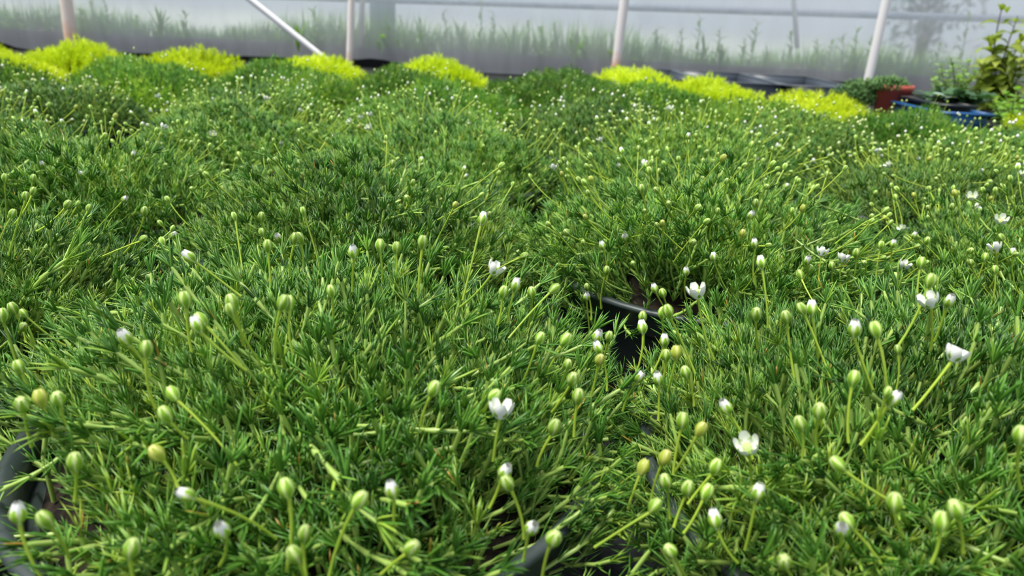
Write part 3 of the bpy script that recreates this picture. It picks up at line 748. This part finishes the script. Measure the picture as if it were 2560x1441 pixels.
def leaf_plant(name, label, cat, base, stems, leafme, mat_stem, per, lk, rnd, droop=.5, opp=True, loc_leaf_scale=True):
    """stems: list of (top offset vector); leaves in opposite pairs up each stem, every leaf a part"""
    t = empty(name, base); tag(t, label, cat); k_ = 0
    for top in stems:
        top = Vector(top); bow = Vector((rnd.uniform(-.01, .01), rnd.uniform(-.01, .01), 0)); gg = Geo()
        P = [tuple(top * q + bow * math.sin(q * 3.1)) for q in np.linspace(0, 1, 6)]
        tube(gg, P, [.0022, .002, .0018, .0015, .0012, .0008], 5, .5, 1.0)
        st = link('stem', gg.mesh('stem', [mat_stem]), t)
        for i in range(per):
            q = .18 + .82 * (i + .5) / per; p = top * q + bow * math.sin(q * 3.1); az = rnd.uniform(0, 3.1) if i == 0 else az + 1.57 + rnd.uniform(-.3, .3)
            for sgn in (0, math.pi):
                o = bpy.data.objects.new('leaf', rnd.choice(leafme)); COL.objects.link(o); o.parent = st
                s_ = lk * rnd.uniform(.75, 1.15) * (1.1 - .45 * q); o.location = p; o.scale = (s_, s_, s_)
                o.rotation_euler = (rnd.uniform(-.2, .35) + .5 * max(0, q - .8) * 4, rnd.uniform(-.3, .3), az + sgn)
    return t
M_OLIVE = leafy('leaf_olive', [(0, (.18, .27, .03)), (.5, (.29, .38, .045)), (1, (.42, .50, .09))], (.26, .20, .12), trans=.4)
M_DARKL = leafy('leaf_dark', [(0, (.03, .085, .03)), (1, (.07, .17, .06))], (.10, .15, .06), trans=.2)
M_LIGHTL = leafy('leaf_light', [(0, (.16, .32, .07)), (1, (.34, .52, .16))], (.30, .36, .15), trans=.3)
M_SILVER = leafy('leaf_silver', [(0, (.30, .44, .38)), (1, (.42, .55, .48))], (.3, .4, .3), trans=.15)
OL = [leaf_geo(.046, .019, 1.7, tintv=q).mesh('leaf', [M_OLIVE]) for q in (.2, .45, .7)]
DL = [leaf_geo(.028, .018, .9, tintv=q).mesh('leaf', [M_DARKL]) for q in (.2, .6)]
LL_ = [leaf_geo(.014, .008, .8, tintv=q).mesh('leaf', [M_LIGHTL]) for q in (.2, .5, .7)]
rnd = random.Random(4)
Yp = 1.45
def stems_to(base, tops): return [tuple(at_y(x, y, Yp + rnd.uniform(-.06, .06)) - base) for x, y in tops]
v, t_ = lathe([(0, 0), (.040, 0), (.052, .075), (.055, .075), (.055, .085), (.050, .085), (.049, .07), (0, .068)], 28); g = Geo(); g.add(v, t_)
SMALLPOT = g.mesh('pot', [M_BLACK])
def potted(name, label, px, py, Y, zbase, tops, lm, ms, per, lk, pk=1.0):
    global Yp
    Yp = Y
    p = at_y(px, py, Y); b = Vector((p.x, Y, zbase + .07 * pk))
    t = leaf_plant(name, label, 'plant', b, stems_to(b, tops), lm, ms, per, lk, rnd)
    po = link('pot', SMALLPOT, t, (0, 0, -.07 * pk)); po.scale = (pk, pk, pk); return t
potted('leafy_plant', 'tall plant with drooping olive leaves at the right edge', 2500, 225, 1.56, .0,
       [(2508, 8), (2545, 40), (2470, 95), (2450, 150), (2560, 90), (2520, 130), (2590, 60), (2480, 175), (2500, 160), (2530, 180), (2555, 150), (2465, 205), (2510, 205), (2575, 130)], OL, M_OLIVE, 7, 1.3)
potted('bushy_plant', 'bushy light green plant left of the tall olive plant', 2390, 225, 1.62, .0,
       [(2350, 178), (2375, 142), (2400, 150), (2425, 150), (2340, 205), (2440, 180), (2400, 190), (2365, 200), (2420, 205), (2330, 195), (2450, 215), (2385, 165), (2410, 172), (2352, 160), (2430, 190), (2380, 212), (2345, 222)], LL_, M_LIGHTL, 8, 1.7)
potted('broadleaf_plant', 'low plant with broad dark leaves standing in the blue tray', 2395, 262, 1.27, zt - .02,
       [(2310, 238), (2340, 228), (2370, 250), (2400, 232), (2430, 248), (2350, 262), (2455, 250), (2420, 268), (2300, 255), (2325, 262), (2385, 240), (2440, 262), (2470, 240), (2395, 275)], DL, M_DARKL, 5, 1.25, .42)
lf = leaf_plant('silver_leaf_plant', 'small plant with a pale silvery leaf in front of the dark broad leaves', 'plant', at_y(2362, 250, 1.225), [(0, 0, .006)], [leaf_geo(.03, .015, .5).mesh('leaf', [M_SILVER])], M_SILVER, 1, .9, rnd)
potted('broadleaf_plant', 'green plant crowding the far right edge below the olive leaves', 2545, 262, 1.36, .0,
       [(2480, 238), (2510, 225), (2545, 215), (2575, 230), (2500, 255), (2535, 245), (2560, 250), (2590, 250), (2475, 262), (2485, 250), (2520, 268), (2550, 268)], [leaf_geo(.022, .014, .9, tintv=q).mesh('leaf', [M_WEED]) for q in (.3, .6)], M_WEED, 5, 1.0, .9)
# red pot with a trailing plant
p = at_y(2246, 262, 1.32)
t = empty('red_pot_plant', (p.x, 1.345, 0)); tag(t, 'brick red pot with trailing green foliage beyond the moss', 'plant')
v, t_ = lathe([(0, 0), (.024, 0), (.029, p.z + .022), (.0305, p.z + .022), (.0305, p.z + .032), (.028, p.z + .032), (.024, p.z + .015), (0, p.z + .014)], 28); g = Geo(); g.add(v, t_)
link('pot', g.mesh('pot', [plain('red_clay', (.48, .085, .07), .55)]), t)
rg = np.random.default_rng(77)
def foliage_blob(n, cen, sx, seed, mat, L=(.006, .012), Wd=.004):
    rg = np.random.default_rng(seed); gg = Geo(); q = norm(rg.normal(0, 1, (n, 3))) * (rg.uniform(.25, 1, n) ** .5)[:, None]; q[:, 2] = np.abs(q[:, 2])
    needles(gg, q * np.array(sx) + np.array(cen), q + rg.normal(0, .6, (n, 3)) + np.array([0, 0, .3]), rg.uniform(*L, n), rg.uniform(.6, 1.2, n) * Wd, rg.normal(0, .002, (n, 3)), rg.uniform(0, 1, n), 1)
    return gg.mesh('foliage', [mat])
M_TRAIL = leafy('leaf_trailing', [(0, (.07, .18, .05)), (1, (.19, .36, .10))], (.2, .3, .1), trans=.25)
q = at_y(2215, 246, 1.345)
c = link('foliage', foliage_blob(420, (-.012, -.004, p.z + .024), (.032, .028, .018), 6, M_TRAIL), t); tag(c, kind='stuff')
c = link('foliage', foliage_blob(2600, (q.x - p.x - .006, .042, q.z - .014), (.080, .045, .040), 5, M_TRAIL), t); tag(c, kind='stuff')
